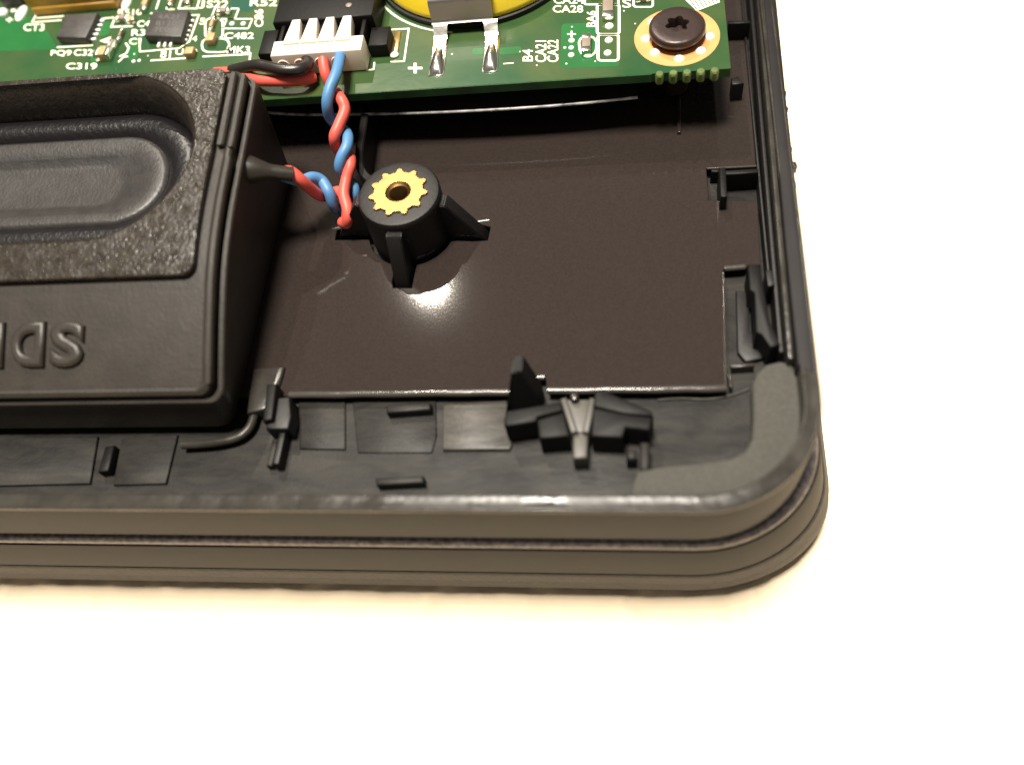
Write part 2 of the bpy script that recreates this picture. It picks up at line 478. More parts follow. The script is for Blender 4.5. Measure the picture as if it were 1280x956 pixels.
# ---- grey foam pad in the corner
pad_px = [(788, 620), (791, 604), (797, 588), (830, 582), (880, 578), (915, 572), (932, 563), (940, 548), (942, 520), (941, 480), (946, 466), (958, 455),
          (975, 451), (990, 454), (997, 468), (1001, 505), (1002, 540), (994, 568), (978, 590), (955, 607), (915, 617), (870, 621)]
prism('foam_pad', pad_px, 19.4, ZL, 'felt', laptop, bev=0.25)['label'] = 'grey foam pad in the corner'

# ---- right hand side rails and latches
def bar_px(name, a, b, wmm, zt, zb, m, parent=laptop, bev=0.1):
    A, B = P(*a, zt), P(*b, zt); d = (B - A).normalized(); n = Vector((-d.y, d.x, 0)) * wmm / 2
    return prism(name, [(A - n)[:2], (B - n)[:2], (B + n)[:2], (A + n)[:2]], zt, zb, m, parent, bev, px=False)
bar_px('side_rail', (989, 448), (944, -60), 0.42, 20.5, ZL, 'rim')
bar_px('side_rail', (977, 440), (934, -60), 0.35, 19.7, ZL, 'dark')
bar_px('side_rail', (962, 352), (922, -60), 0.25, 18.9, ZL, 'dark')
strip_in = [(997, 456), (981, 300), (966, 130), (951, -40)]
strip_out = [(966.5, -40), (983.5, 130), (1008, 345), (1020, 468)]
prism('side_strip', strip_in + strip_out, 20.97, ZL, 'shell', laptop, bev=0.15)
for x, y, k in ((970, 52, .3), (973, 66, .22), (979, 96, .35), (984, 118, .25), (986, 138, .3), (991, 188, .28), (995, 208, .5), (996, 232, .3), (976, 80, .2), (989, 170, .2)):
    c = P(x - 3, y, 20.6); k *= 0.55
    rr = random.Random(x)
    loft('burr', [[Vector((c.x + q * k * (0.7 + rr.random() * 0.6) * math.cos(a), c.y + q * k * 2 * (0.7 + rr.random() * 0.6) * math.sin(a), c.z + z)) for a in [2 * math.pi * i / 7 for i in range(7)]] for q, z in ((0.9, -0.4), (1, 0.0), (0.7, 0.25), (0.2, 0.32))], 'rim', laptop, ang=60)
# upper hook
bar_px('latch_hook', (903, 209), (905, 246), 0.55, 20.2, ZL, 'clip')
bar_px('latch_hook', (902, 216), (948, 213), 0.5, 19.6, ZL, 'clip')
bar_px('latch_hook', (889, 213), (900, 213), 0.35, 18.9, ZL, 'clip')
# lower latch
prism('latch_arm', [(935, 330), (950, 330), (962, 400), (976, 430), (963, 434), (952, 418), (945, 415), (943, 366), (937, 362)], 20.3, ZL, 'clip', laptop, bev=0.12)
prism('latch_block', [(920, 363), (936, 365), (937, 415), (950, 420), (953, 448), (932, 452), (922, 440)], 17.9, ZL, 'dark', laptop, bev=0.1)
prism('latch_stop', [(957, 337), (966, 337), (969, 356), (960, 358)], 20.0, ZL, 'dark', laptop, bev=0.1)
bar_px('latch_step', (913, 457), (943, 455), 0.3, 18.4, ZL, 'rim')
bar_px('latch_step', (911, 460), (914, 484), 0.25, 18.3, ZL, 'rim')
# small rib beside the board
bar_px('cross_rib', (910, 28), (938, 27), 0.4, 20.5, ZP, 'clip')
prism('cross_block', [(914, 98), (922, 95), (930, 104), (915, 106)], 20.5, ZP, 'dark', laptop, bev=0.1)
bar_px('cross_rib', (848, 90), (849, 165), 0.35, ZP + 0.35, ZP - 0.1, 'sheet')

# ---- latch in the middle of the front ledge
latch = prism('latch', [(716, 541), (735, 540), (734, 572), (716, 573)], 19.4, ZL, 'pale', laptop, bev=0.15)
bm = bmesh.new()
f0 = [P(630, 532, 19.5), P(639, 466, 21.9), P(651, 464, 21.9), P(675, 500, 19.5)]
dv = Vector((0.1, 1.5, 0))
fa = [bm.verts.new(v) for v in f0] + [bm.verts.new((f0[3].x, f0[3].y, ZL)), bm.verts.new((f0[0].x, f0[0].y, ZL))]
fb = [bm.verts.new(v.co + dv) for v in fa]
bm.faces.new(fa); bm.faces.new(fb[::-1])
for i in range(6):
    j = (i + 1) % 6; bm.faces.new((fa[i], fa[j], fb[j], fb[i]))
bmesh.ops.bevel(bm, geom=bm.edges[:], offset=0.08, segments=2, affect='EDGES')
emit('gusset', bm, 'clip', latch, 35)
prism('arm', [(630, 524), (633, 513), (700, 502), (704, 513), (672, 521), (670, 527), (631, 533)], 20.3, ZL + 0.2, 'clip', latch, bev=0.15)
prism('arm', [(671, 524), (705, 514), (712, 545), (674, 548)], 20.0, ZL, 'clip', latch, bev=0.15)
prism('arm', [(744, 486), (756, 488), (814, 513), (817, 520), (780, 517), (741, 508)], 20.3, ZL, 'clip', latch, bev=0.15)
prism('arm', [(741, 509), (780, 517), (816, 521), (812, 538), (782, 534), (778, 547), (739, 545)], 20.2, ZL, 'clip', latch, bev=0.15)
bar_px('prong', (704, 497), (718, 540), 0.5, 19.9, ZL, 'pale', latch, 0.12)
bar_px('prong', (741, 497), (732, 540), 0.5, 19.9, ZL, 'pale', latch, 0.12)
bar_px('peg', (789, 562), (790, 574), 0.75, 19.0, ZL, 'floor', laptop, 0.2)
bar_px('peg', (806, 552), (806, 588), 0.7, 19.4, ZL, 'floor', laptop, 0.2)
prism('web', [(704, 499), (741, 499), (732, 541), (718, 541)], 18.5, ZL, 'pale', latch, bev=0.12)
b0 = P(718, 496, 19.0)
lathe('rivet', b0.x, b0.y, [(0.35, ZL), (0.35, 19.0), (0.25, 19.15), (0.05, 19.2)], 'rim', latch, n=12)

# ---- details of the front ledge
prism('raised_pad', [(553, 505), (633, 500), (640, 520), (640, 556), (637, 562), (553, 562)], ZL + 0.35, ZL - 0.1, 'bright', laptop, bev=0.12)
prism('raised_pad', [(372, 500), (432, 497), (432, 562), (374, 561)], ZL + 0.18, ZL - 0.1, 'floor', laptop, bev=0.15)
prism('raised_pad', [(440, 500), (545, 498), (546, 545), (540, 566), (447, 566)], ZL + 0.12, ZL - 0.1, 'floor', laptop, bev=0.1)
for q in ([(482, 506), (538, 503), (538, 512), (483, 516)], [(469, 597), (529, 594), (529, 603), (470, 606)]):
    prism('guide_bar', q, ZL + 1.05, ZL - 0.1, 'floor', laptop, bev=0.15)
# film on the left of the ledge
prism('ledge_film', [(-300, 556), (-60, 549), (122, 545), (112, 604), (-300, 614)], ZL + 0.3, ZL - 0.05, 'floor', laptop, bev=0.08)
prism('ledge_film', [(152, 548), (222, 543), (207, 604), (141, 606)], ZL + 0.3, ZL - 0.05, 'floor', laptop, bev=0.08)
prism('ledge_post', [(131, 558), (143, 556), (135, 588), (122, 590)], ZL + 1.0, ZL, 'clip', laptop, bev=0.12)
tube('mould_line', [P(x, y, ZL + 0.05) for x, y in ((822, 500), (850, 498), (885, 499), (915, 494), (936, 486))], 0.12, 'bright', laptop, seg=8, smooth=4)
ridge = [P(x, y, ZL + 0.7) for x, y in ((228, 556), (262, 554), (290, 549), (306, 541), (315, 528), (320, 505), (328, 462))]
tube('cable_ridge', ridge, 0.38, 'rim', laptop, seg=8, smooth=5)
# latch at the left end of the ledge
prism('side_catch', [(317, 460), (355, 458), (352, 470), (338, 510), (308, 516), (310, 500)], ZL + 1.5, ZL, 'rim', laptop, bev=0.15)
prism('side_catch', [(333, 480), (346, 479), (340, 524), (328, 526)], ZL + 2.6, ZL, 'clip', laptop, bev=0.15)
prism('side_catch', [(337, 498), (362, 495), (364, 520), (360, 536), (332, 536)], ZL + 2.0, ZL, 'dark', laptop, bev=0.15)
bar_px('side_catch', (354, 535), (344, 580), 0.55, ZL + 1.3, ZL, 'dark', laptop, 0.12)
bar_px('side_catch', (344, 548), (336, 582), 0.5, ZL + 0.8, ZL, 'floor', laptop, 0.12)

# ================================================================== speaker
speaker = thing('speaker', (-62, 42, ZP), 'black oval loudspeaker in a slanted plastic box with raised lettering, wired to the twisted leads', 'speaker')
SX0, SY0 = -32.35, 29.2                                # inner front right corner of its top
PROF = [(20, 18.4), (28.5, 23.1), (31.7, 24.7), (34.6, 26.0), (37.8, 27.3), (40.6, 28.1), (44.1, 28.75), (48.1, 29.2), (52.7, 29.75), (57.0, 30.3), (64, 31.1)]
def zprof(y):
    """height of the curved speaker top"""
    k = 0
    while k < len(PROF) - 2 and y > PROF[k + 1][0]: k += 1
    def m(q):
        a = PROF[max(q - 1, 0)]; b = PROF[min(q + 1, len(PROF) - 1)]; return (b[1] - a[1]) / (b[0] - a[0])
    (x0, y0), (x1, y1) = PROF[k], PROF[k + 1]; h = x1 - x0; t = (y - x0) / h
    return (2 * t ** 3 - 3 * t * t + 1) * y0 + (t ** 3 - 2 * t * t + t) * h * m(k) + (-2 * t ** 3 + 3 * t * t) * y1 + (t ** 3 - t * t) * h * m(k + 1)
def snorm(y):
    g = (zprof(y + 0.2) - zprof(y - 0.2)) / 0.4
    return Vector((0, -g, 1)).normalized()
def L(x, y, dz=0.0):
    """local mm on the curved top (origin at its front right corner); a very low dz means the foot"""
    Y = SY0 + y
    if dz < -40: return Vector((SX0 + x, Y, ZP + 0.12))
    return Vector((SX0 + x, Y, zprof(Y))) + snorm(Y) * dz
def T(px, py):
    """pixel on the curved top"""
    z = 27.0
    for k in range(60):
        q = P(px, py, z); z += 0.5 * (zprof(min(64, max(20, q.y))) - z)
    return P(px, py, z)
def loc(px, py):
    q = T(px, py)
    return Vector((q.x - SX0, q.y - SY0, 0))
SL, SD = -66.0, 27.4
def bend(bm):
    """cut a mesh in local mm across its depth, then lay it on the curved top"""
    for k in range(1, 27):
        bmesh.ops.bisect_plane(bm, geom=bm.verts[:] + bm.edges[:] + bm.faces[:], dist=1e-5, plane_co=(0, k + 0.013, 0), plane_no=(0, 1, 0))
    for v in bm.verts: v.co = L(v.co.x, v.co.y, v.co.z)
def rrect(x0, x1, y0, y1, r, n=6):
    out = []
    for cx, cy, a0 in ((x1 - r, y0 + r, -90), (x1 - r, y1 - r, 0), (x0 + r, y1 - r, 90), (x0 + r, y0 + r, 180)):
        for k in range(n + 1):
            a = math.radians(a0 + 90 * k / n); out.append((cx + r * math.cos(a), cy + r * math.sin(a)))
    return out
def ring_xy(lp, dz): return [Vector((x, y, dz)) for x, y in lp]
# box: lower half, seam, upper half
low = rrect(SL, 0.95, -0.75, SD, 1.2)
mid = rrect(SL, 0.45, -0.35, SD, 1.1)
top0 = rrect(SL, 0.0, 0.0, SD, 1.0)
body = loft('housing', [ring_xy(rrect(SL, 0.1, -0.5, SD, 1.2), -50), ring_xy(low, -1.5), ring_xy(low, -1.0), ring_xy(rrect(SL, 0.85, -0.65, SD, 1.1), -0.85), ring_xy(rrect(SL, 0.5, -0.4, SD, 1.0), -0.85),
                         ring_xy(rrect(SL, 0.42, -0.32, SD, 1.0), -1.2), ring_xy(rrect(SL, 0.25, -0.2, SD, 1.0), -1.2), ring_xy(rrect(SL, 0.2, -0.15, SD, 1.0), -0.25),
                         ring_xy(rrect(SL, 0.05, -0.0, SD, 1.0), -0.08), ring_xy(rrect(SL, -0.15, 0.15, SD - 0.1, 0.9), -0.02), ring_xy(rrect(SL, -0.5, 0.4, SD - 0.2, 0.8), -0.15)], 'housing', speaker, ang=30, cap1=False, pre=bend)
# bezel with the racetrack opening
c1 = loc(230, 344); c2 = loc(290, 130)
bzx = -1.15
bz_y0 = loc(120, 350).y
bez_out = rrect(SL + 1.0, bzx, bz_y0, SD - 0.1, 1.0)
# racetrack: right end traced from the photograph, mirrored at the far end
oR = loc(248, 175).x; oT = loc(120, 101).y; oB = loc(100, 305).y
def track(inset, xin=0.0, xl=-52.0, n=14):
    x1 = oR - inset - xin; x0 = xl + inset; y0 = oB + inset; y1 = oT - inset
    r = (y1 - y0) / 2; cy = (y0 + y1) / 2
    ex = r * 1.05
    out = []
    for k in range(2 * n + 1):
        a = -math.pi / 2 + math.pi * k / (2 * n)
        out.append((x1 - ex + ex * math.cos(a), cy + r * math.sin(a)))
    for k in range(2 * n + 1):
        a = math.pi / 2 + math.pi * k / (2 * n)
        out.append((x0 + ex + ex * math.cos(a), cy + r * math.sin(a)))
    return out
plate('housing_top', [rrect(SL - 0.1, -0.4, 0.3, SD - 0.1, 0.8), track(-0.1)[::-1]], -0.5, -0.13, 'housing', speaker, pre=bend)
plate('bezel', [bez_out, track(0)[::-1]], -0.1, 0.55, 'bezel', speaker, bev=0.12, pre=bend)
loft('bezel_throat', [ring_xy(track(0.02), 0.47), ring_xy(track(0.15), 0.38), ring_xy(track(0.5), -0.3), ring_xy(track(0.95), -1.5), ring_xy(track(1.1), -2.5), ring_xy(track(1.2), -3.4)], 'bezel', speaker, cap0=False, cap1=False, pre=bend)
loft('surround', [ring_xy(track(1.15), -3.3), ring_xy(track(1.5), -2.95), ring_xy(track(2.0, 0.1), -2.75), ring_xy(track(2.6, 0.3), -2.75), ring_xy(track(3.1, 0.6), -3.0), ring_xy(track(3.55, 0.8), -3.5)], 'surround', speaker, cap0=False, cap1=False, ang=60, pre=bend)
cr = [ring_xy(track(3.45, 0.8), -3.4), ring_xy(track(3.6, 0.8), -3.2), ring_xy(track(3.9, 0.8), -3.1), ring_xy(track(4.6, 1.0), -3.15), ring_xy(track(5.3, 1.6), -3.4), ring_xy(track(5.9, 2.4), -3.75), ring_xy(track(6.2, 3.0), -3.85)]
loft('cone', cr, 'cone', speaker, cap0=False, ang=70, pre=bend)
# clip bars along the right edge, broken by a notch
ntc = loc(284, 190).y
for ya, yb in ((0.6, ntc - 0.45), (ntc + 0.45, SD - 0.5)):
    for dx, w, dz in ((-0.66, 0.32, 0.40), (0.12, 0.28, 0.1)):
        rings = []
        ys = [ya, ya + 0.15] + [ya + (yb - ya) * k / 14 for k in range(1, 14)] + [yb - 0.15, yb]
        for y in ys:
            k = 0.6 if y in (ya, yb) else 1
            rings.append([L(dx - w * k, y, -0.4), L(dx + w * k, y, -0.4), L(dx + w * k, y, dz - 0.12), L(dx + w * 0.6 * k, y, dz), L(dx - w * 0.6 * k, y, dz), L(dx - w * k, y, dz - 0.12)])
        if ya > 10 or dx > 0:
            loft('edge_bar', rings, 'housing', speaker, ang=35)
# strain relief where the leads leave the box
tube('strain_relief', [P(305, 212, 26.7), P(320, 213, 26.6), P(340, 215, 26.2), P(366, 218, 25.5)], 1.0, 'housing', speaker, seg=12, smooth=5,
     rads=lambda t: 1.35 - 0.72 * min(1, max(0, (t - 0.1) / 0.55)))

# ------------------------------------------------------------------ writing
def text_mesh(s, bold=0.0, ext=0.0, bev=0.0):
    cu = bpy.data.curves.new('tmp', 'FONT'); cu.body = s; cu.size = 1.0; cu.offset = bold; cu.extrude = ext; cu.bevel_depth = bev
    cu.bevel_resolution = 2; cu.resolution_u = 4
    ob = bpy.data.objects.new('tmp', cu); C.objects.link(ob)
    dg = bpy.context.evaluated_depsgraph_get()
    me = bpy.data.meshes.new_from_object(ob.evaluated_get(dg), depsgraph=dg)
    bpy.data.objects.remove(ob); bpy.data.curves.remove(cu)
    return me
def text_on(name, s, o, ex, ey, m, parent, bold=0.012, ext=0.0, bev=0.0, zdir=None):
    """lettering stretched onto the frame o, ex, ey (mm points: lower left, lower right, upper left)"""
    me = text_mesh(s, bold, ext, bev)
    bm = bmesh.new(); bm.from_mesh(me); bpy.data.meshes.remove(me)
    xs = [v.co.x for v in bm.verts]; ys = [v.co.y for v in bm.verts]
    x0, x1, y0, y1 = min(xs), max(xs), min(ys), max(ys)
    ux = ex - o; uy = ey - o
    nz = zdir or Vector((0, 0, 1))
    for v in bm.verts:
        v.co = o + ux * ((v.co.x - x0) / (x1 - x0)) + uy * ((v.co.y - y0) / (y1 - y0)) + nz * v.co.z
    return emit(name, bm, m, parent, 60)

# raised letters on the speaker, upside down as seen from the front
for ch, x0, x1, y0, y1 in (('S', 64, 107, 402, 459), ('D', 17, 58, 403, 459), ('N', -32, 7, 404, 460)):
    text_on('raised_letter', ch, T(x1, y0 - 1), T(x0, y0), T(x1 - 3, y1), 'housing', speaker, bold=-0.01, ext=0.02, bev=0.07, zdir=snorm(T(x0, 430).y) * 4.0)

# ================================================================== circuit board
board = thing('circuit_board', (-45, 80, ZB0), 'green printed circuit board with white markings, chips and coin battery, held by a black screw', 'circuit board')
BX1, BY0 = 8.62, 59.1
teeth_px = [(815, 100), (915, 100)]
plate('substrate', [[(-110, BY0), (BX1, BY0), (BX1, 125), (-110, 125)]], ZB0, ZB, 'mask', board, bev=0.0)
plate('board_edge', [[(-110, BY0 - 0.06), (P(815, 100, ZB).x, BY0 - 0.06), (P(815, 100, ZB).x, BY0 + 0.4), (-110, BY0 + 0.4)]], ZB0 + 0.02, ZB - 0.03, 'edge', board)
tx0, tx1 = P(817, 100, ZB).x, BX1
for i in range(6):
    cx = tx0 + (i + 0.45) * (tx1 - tx0) / 5.6
    if i < 5:
        loft('edge_contact', [circle(cx, BY0 - 0.05, ZB0 - 0.02, 0.36, 14), circle(cx, BY0 - 0.05, ZB - 0.12, 0.38, 14), circle(cx, BY0 - 0.02, ZB + 0.01, 0.30, 14)], 'fr4', board)
# copper areas under the mask
def patch(px, m, z=0.006):
    bm = bmesh.new()
    bm.faces.new([bm.verts.new(p) for p in rounded([P(x, y, ZB + z) for x, y in px], 0.4)])
    return emit('copper_area', bm, m, board)
patch([(702, 30), (745, 29), (745, 78), (774, 78), (774, 83), (700, 86)], 'pour')
patch([(-60, 24), (38, 22), (60, 40), (72, 62), (-60, 66)], 'pour')
patch([(590, 61), (605, 60), (605, 68), (590, 69)], 'pour')
patch([(622, 60), (652, 58), (652, 67), (624, 69)], 'pour', 0.007)
patch([(290, -10), (326, -10), (322, 8), (310, 16), (288, 10)], 'pourdark')
patch([(118, 58), (136, 56), (130, 78), (112, 78)], 'pour')
patch([(160, 50), (174, 50), (172, 74), (160, 76)], 'pour')
patch([(125, 28), (140, 27), (136, 44), (122, 46)], 'pour')

ZS = ZB + 0.014
def silk(lines, w=0.16, closed=True, name='printed_line'):
    bm = bmesh.new()
    for ln in lines: strip_bm(bm, [P(x, y, ZS) for x, y in ln], w, ZS, closed)
    return emit(name, bm, 'silk', board)
def srect(x0, y0, x1, y1, r=0.25, w=0.2, sk=0):
    pts = rounded([P(x0 - sk, y1, ZS), P(x1 - sk, y1, ZS), P(x1 + sk, y0, ZS), P(x0 + sk, y0, ZS)], r)
    bm = bmesh.new(); strip_bm(bm, pts, w, ZS, True); return emit('printed_outline', bm, 'silk', board)
def soval(cx, cy, w, h, wd=0.2):
    pts = rounded([P(cx - w / 2 + dx, cy + dy, ZS) for dx, dy in ((0, h / 2), (w, h / 2), (w, -h / 2), (0, -h / 2))], 0.9, 5)
    bm = bmesh.new(); strip_bm(bm, pts, wd, ZS, True); return emit('printed_outline', bm, 'silk', board)
def word(s, x0, yb, x1, yt, bold=0.015, rot=False):
    if rot:   # reads from front to back
        o, ex, ey = P(x1, yb, ZS), P(x1, yt, ZS), P(x0, yb, ZS)
    else:
        o, ex, ey = P(x0, yb, ZS), P(x1, yb, ZS), P(x0 + 0.2 * (yb - yt) * (0.6 if x0 < 400 else 0), yt, ZS)
    return text_on('printed_text', s, o, ex, ey, 'silk', board, bold)

word('CT3', 29, 39, 55, 30); word('PQ9', 63, 71, 89, 63); word('C320', 92, 70, 123, 62); word('C319', 82, 87, 121, 79)
word('R510', 147, 19, 177, 12); word('C4', 171, 34, 187, 26); word('R3', 164, 45, 181, 37); word('C1', 161, 56, 176, 48)
word('U30', 219, 69, 246, 61); word('81', 200, 73, 213, 63); word('C482', 280, 49, 317, 41); word('MK3', 283, 67, 312, 58)
word('R52', 312, 8, 346, -1); word('C86', 318, 34, 329, 12, rot=True); word('5', 249, 31, 256, 23); word('4', 240, 52, 246, 45); word('S22', 258, 10, 285, 1)
word('J', 248, 11, 255, 1)
word('CA28', 691, 16, 729, 7); word('CA24', 692, 5, 730, -4); word('BA6', 733, 34, 745, 14, rot=True); word('S', 778, 10, 789, -1)
word('B4', 653, 77, 666, 62, rot=True); word('CA21', 669, 78, 683, 51, rot=True); word('CA22', 684, 78, 698, 50, rot=True)
word('+', 510, 92, 528, 79); word('+', 709, 47, 720, 39); word('+', 7, 28, 16, 22)
silk([[(629, 80), (642, 79)]], 0.14, False)
silk([[(174, 48), (175, 65), (224, 60.5), (236.5, 52.5), (248.5, 19), (239, 19.5)]], 0.17, False)
silk([[(71, 59.5), (116, 57)], [(43, 28), (77, 25.5)], [(46, 23), (80, 20.5)], [(125, 24), (144, 22), (139, 34), (166, 33)], [(154, 34), (147, 55)], [(149, 71), (158, 67), (161, 60), (157, 54)],
      [(40, 29), (46, 17)], [(188, 76), (232, 73)], [(253, 71), (313, 68)], [(313, 66), (312, 77)], [(148, 78), (155, 71), (160, 71)], [(188, 17), (197, 17)], [(210, 12), (218, 12)]], 0.2, False)
silk([[(200, -3), (195, 12)], [(212, -3), (208, 12)], [(228, -3), (223, 11), (246, 11), (250, -3)]], 0.17, False)
bm = bmesh.new(); bm.faces.new([bm.verts.new(P(x, y, ZS)) for x, y in ((124, 51.5), (136, 55), (139, 46))]); emit('printed_mark', bm, 'silk', board)
srect(266, 11, 296, 24, 0.15, 0.16, 2.5); srect(281, 24, 313, 36, 0.15, 0.16, 2.5)
soval(267.5, 36, 22, 26); soval(269.5, 57, 34, 17)
srect(746.5, 6, 774, 43, 0.35, 0.24); srect(747.5, 43.5, 773, 76, 0.35, 0.24); srect(731, -14, 773, 6, 0.2, 0.2); srect(792, -14, 816, 9, 0.3, 0.2)
oc = [P(x, y, ZS) for x, y in ((728, 46), (741, 46), (746, 52), (745, 65), (738, 71), (732, 71), (725, 65), (723.5, 52))]
bm = bmesh.new(); strip_bm(bm, rounded(oc, 0.4), 0.2, ZS, True); emit('printed_outline', bm, 'silk', board)
silk([[(487, 37.5), (511, 36), (505, 77), (488, 77.5)], [(468, 78), (467, 87), (458, 88)]], 0.17, False)
# hatched label at the edge
bm = bmesh.new(); bm.faces.new([bm.verts.new(P(x, y, ZS)) for x, y in ((852, -4), (871, 14), (900, 3), (895, -8))]); emit('hatched_label', bm, 'silk', board)
for k in range(7):
    f = (k + 0.5) / 7
    a = Vector((855, -6)).lerp(Vector((893, -10)), f); b = Vector((869, 13)).lerp(Vector((899, 2.5)), f)
    bm = bmesh.new(); strip_bm(bm, [P(a.x, a.y, ZS + 0.006), P(b.x, b.y, ZS + 0.006)], 0.09, ZS + 0.006); emit('label_line', bm, 'mask', board)
# arc printed round the battery
BAT = Vector((-14.5, 76.86)); BR = 10.3
pts = [Vector((BAT.x + 10.75 * math.cos(math.radians(a)), BAT.y + 10.75 * math.sin(math.radians(a)), ZS)) for a in range(180, 262, 3)]
bm = bmesh.new(); strip_bm(bm, pts, 0.2, ZS); emit('printed_outline', bm, 'silk', board)

# ---- solder dots
def bump_mesh(name, r, h, n=12):
    bm = bmesh.new(); rings = []
    for k in range(4):
        a = math.pi / 2 * k / 4; rings.append([bm.verts.new(v) for v in circle(0, 0, h * math.sin(a) * MM, r * math.cos(a) * MM, n)])
        for v in rings[-1]: v.co.x *= 1; 
    for v in bm.verts: pass
    t = bm.verts.new((0, 0, h * MM))
    for a, b in zip(rings, rings[1:]):
        for i in range(n): bm.faces.new((a[i], a[(i + 1) % n], b[(i + 1) % n], b[i]))
    for i in range(n): bm.faces.new((rings[-1][i], rings[-1][(i + 1) % n], t))
    for f in bm.faces: f.smooth = True
    me = bpy.data.meshes.new(name); bm.to_mesh(me); bm.free(); return me
def bump_mm(r, h):
    bm = bmesh.new(); n = 12; rings = []
    for k in range(4):
        a = math.pi / 2 * k / 4
        rings.append([bm.verts.new((r * math.cos(a) * math.cos(t) * MM, r * math.cos(a) * math.sin(t) * MM, h * math.sin(a) * MM)) for t in [2 * math.pi * i / n for i in range(n)]])
    t = bm.verts.new((0, 0, h * MM))
    for a, b in zip(rings, rings[1:]):
        for i in range(n): bm.faces.new((a[i], a[(i + 1) % n], b[(i + 1) % n], b[i]))
    for i in range(n): bm.faces.new((rings[-1][i], rings[-1][(i + 1) % n], t))
    for f in bm.faces: f.smooth = True
    me = bpy.data.meshes.new('solder_dot'); bm.to_mesh(me); bm.free(); me.materials.append(M['solderwhite']); return me
DOT = bump_mm(0.42, 0.22)
def dot(px, py, s=1.0, parent=board, sy=None, z=ZB, name='solder_dot'):
    o = bpy.data.objects.new(name, DOT); C.objects.link(o); o.parent = parent
    o.location = (P(px, py, z) - BASE[parent.name]) * MM
    o.scale = (s, sy or s, s); BASE[o.name] = BASE[parent.name]
    return o
# copper pad with dots under the screw
SC = P(846, 46, ZB)
bm = bmesh.new(); ro = [bm.verts.new(v) for v in circle(SC.x, SC.y, ZS, 3.72, 56)]; ri = [bm.verts.new(v) for v in circle(SC.x, SC.y, ZS, 1.6, 56)]
for i in range(56): bm.faces.new((ro[i], ro[(i + 1) % 56], ri[(i + 1) % 56], ri[i]))
ringo = emit('copper_ring', bm, 'copper', board)
for x, y in ((807.5, 49), (819, 66), (849, 74), (876, 64), (887, 46), (816, 28)): dot(x, y, 1.1, ringo)
for x, y, s in ((761.5, 33, 0.95), (761, 50.5, 0.9), (759.5, 66.5, 0.85), (714.5, 51, 0.7), (714, 69, 0.7), (714, 60, 0.6), (706, 60, 0.35), (290, 30, 0.65), (304, 30, 0.65),
                (708, 80, 0.25), (671, 82, 0.2), (715, 34, 0.22), (744, 77, 0.2), (794, 30, 0.2), (780, 14, 0.22), (470, 10, 0.3), (474, 14, 0.3), (565, 68, 0.25), (650, 65, 0.2), (168, 68, 0.25), (185, 70, 0.2), (167, 77, 0.5), (174, 76, 0.45)):
    dot(x, y, s)

# ---- chips
def chip(name, quad, h, pins, label, prints=()):
    o = prism(name, quad, ZB + h, ZB + 0.08, 'ic', board, bev=0.1, taper=0.0)
    o['label'] = label
    for x, y, w, d in pins:
        c = P(x, y, ZB + 0.12)
        q = box('pin', c.x - w, c.x + w, c.y - d, c.y + d, ZB, ZB + 0.28, 'solderwhite', o, 0.06)
    return o
c30 = chip('chip', [(180, 44.5), (226, 46), (236, 13), (191, 14)], 1.0,
     [(239, 27, .32, .12), (236.5, 33.5, .32, .12), (234.5, 39.5, .32, .12), (232.5, 45.5, .32, .12), (230.5, 51, .32, .12), (199, 57, .13, .3), (206.5, 56.7, .13, .3), (214, 56.3, .13, .3)], 'square black chip with faint print')
for j in range(3):
    y0 = 40 - j * 8
    text_on('chip_print', ('7E06', '8120', '4A21')[j], P(192 + j * 2.4, y0, ZB + 1.004), P(218 + j * 2.4, y0, ZB + 1.004), P(193 + j * 2.4, y0 - 5.5, ZB + 1.004), 'icprint', c30, 0.0)
chip('chip', [(70, 46.5), (107, 47), (122, 16), (82, 18)], 0.9,
     [(127, 27, .3, .13), (125, 32.5, .3, .13), (122.5, 38.5, .3, .13), (120, 44, .3, .13), (117, 50, .3, .13)], 'plain black power chip under the gold component')
# gold tantalum capacitor
g0, g1 = P(46, 20, ZB), P(149, 12, ZB)
gc = box('capacitor', g0.x, g1.x, g0.y - 0.1, g0.y + 3.6, ZB + 0.1, ZB + 0.95, 'gold', board, 0.12)
gc['label'] = 'long gold coloured capacitor block'
box('capacitor_top', g0.x - 0.25, g1.x + 0.05, g0.y + 0.05, g0.y + 3.5, ZB + 0.97, ZB + 2.6, 'gold', gc, 0.25)
box('terminal', g0.x + 5.2, g1.x + 0.1, g0.y + 0.25, g0.y + 3.2, ZB + 0.01, ZB + 0.09, 'dark', gc, 0.0)
box('capacitor', P(8, 8, ZB).x, P(30, 8, ZB).x, P(8, 10, ZB).y, P(8, -25, ZB).y, ZB, ZB + 1.6, 'ic', board, 0.15)
dot(26.5, 17, 1.35, sy=2.9); dot(3, 16, 1.5, sy=1.4); dot(158, 4, 1.2, sy=2.6); dot(17, 14, 0.8, sy=0.6)

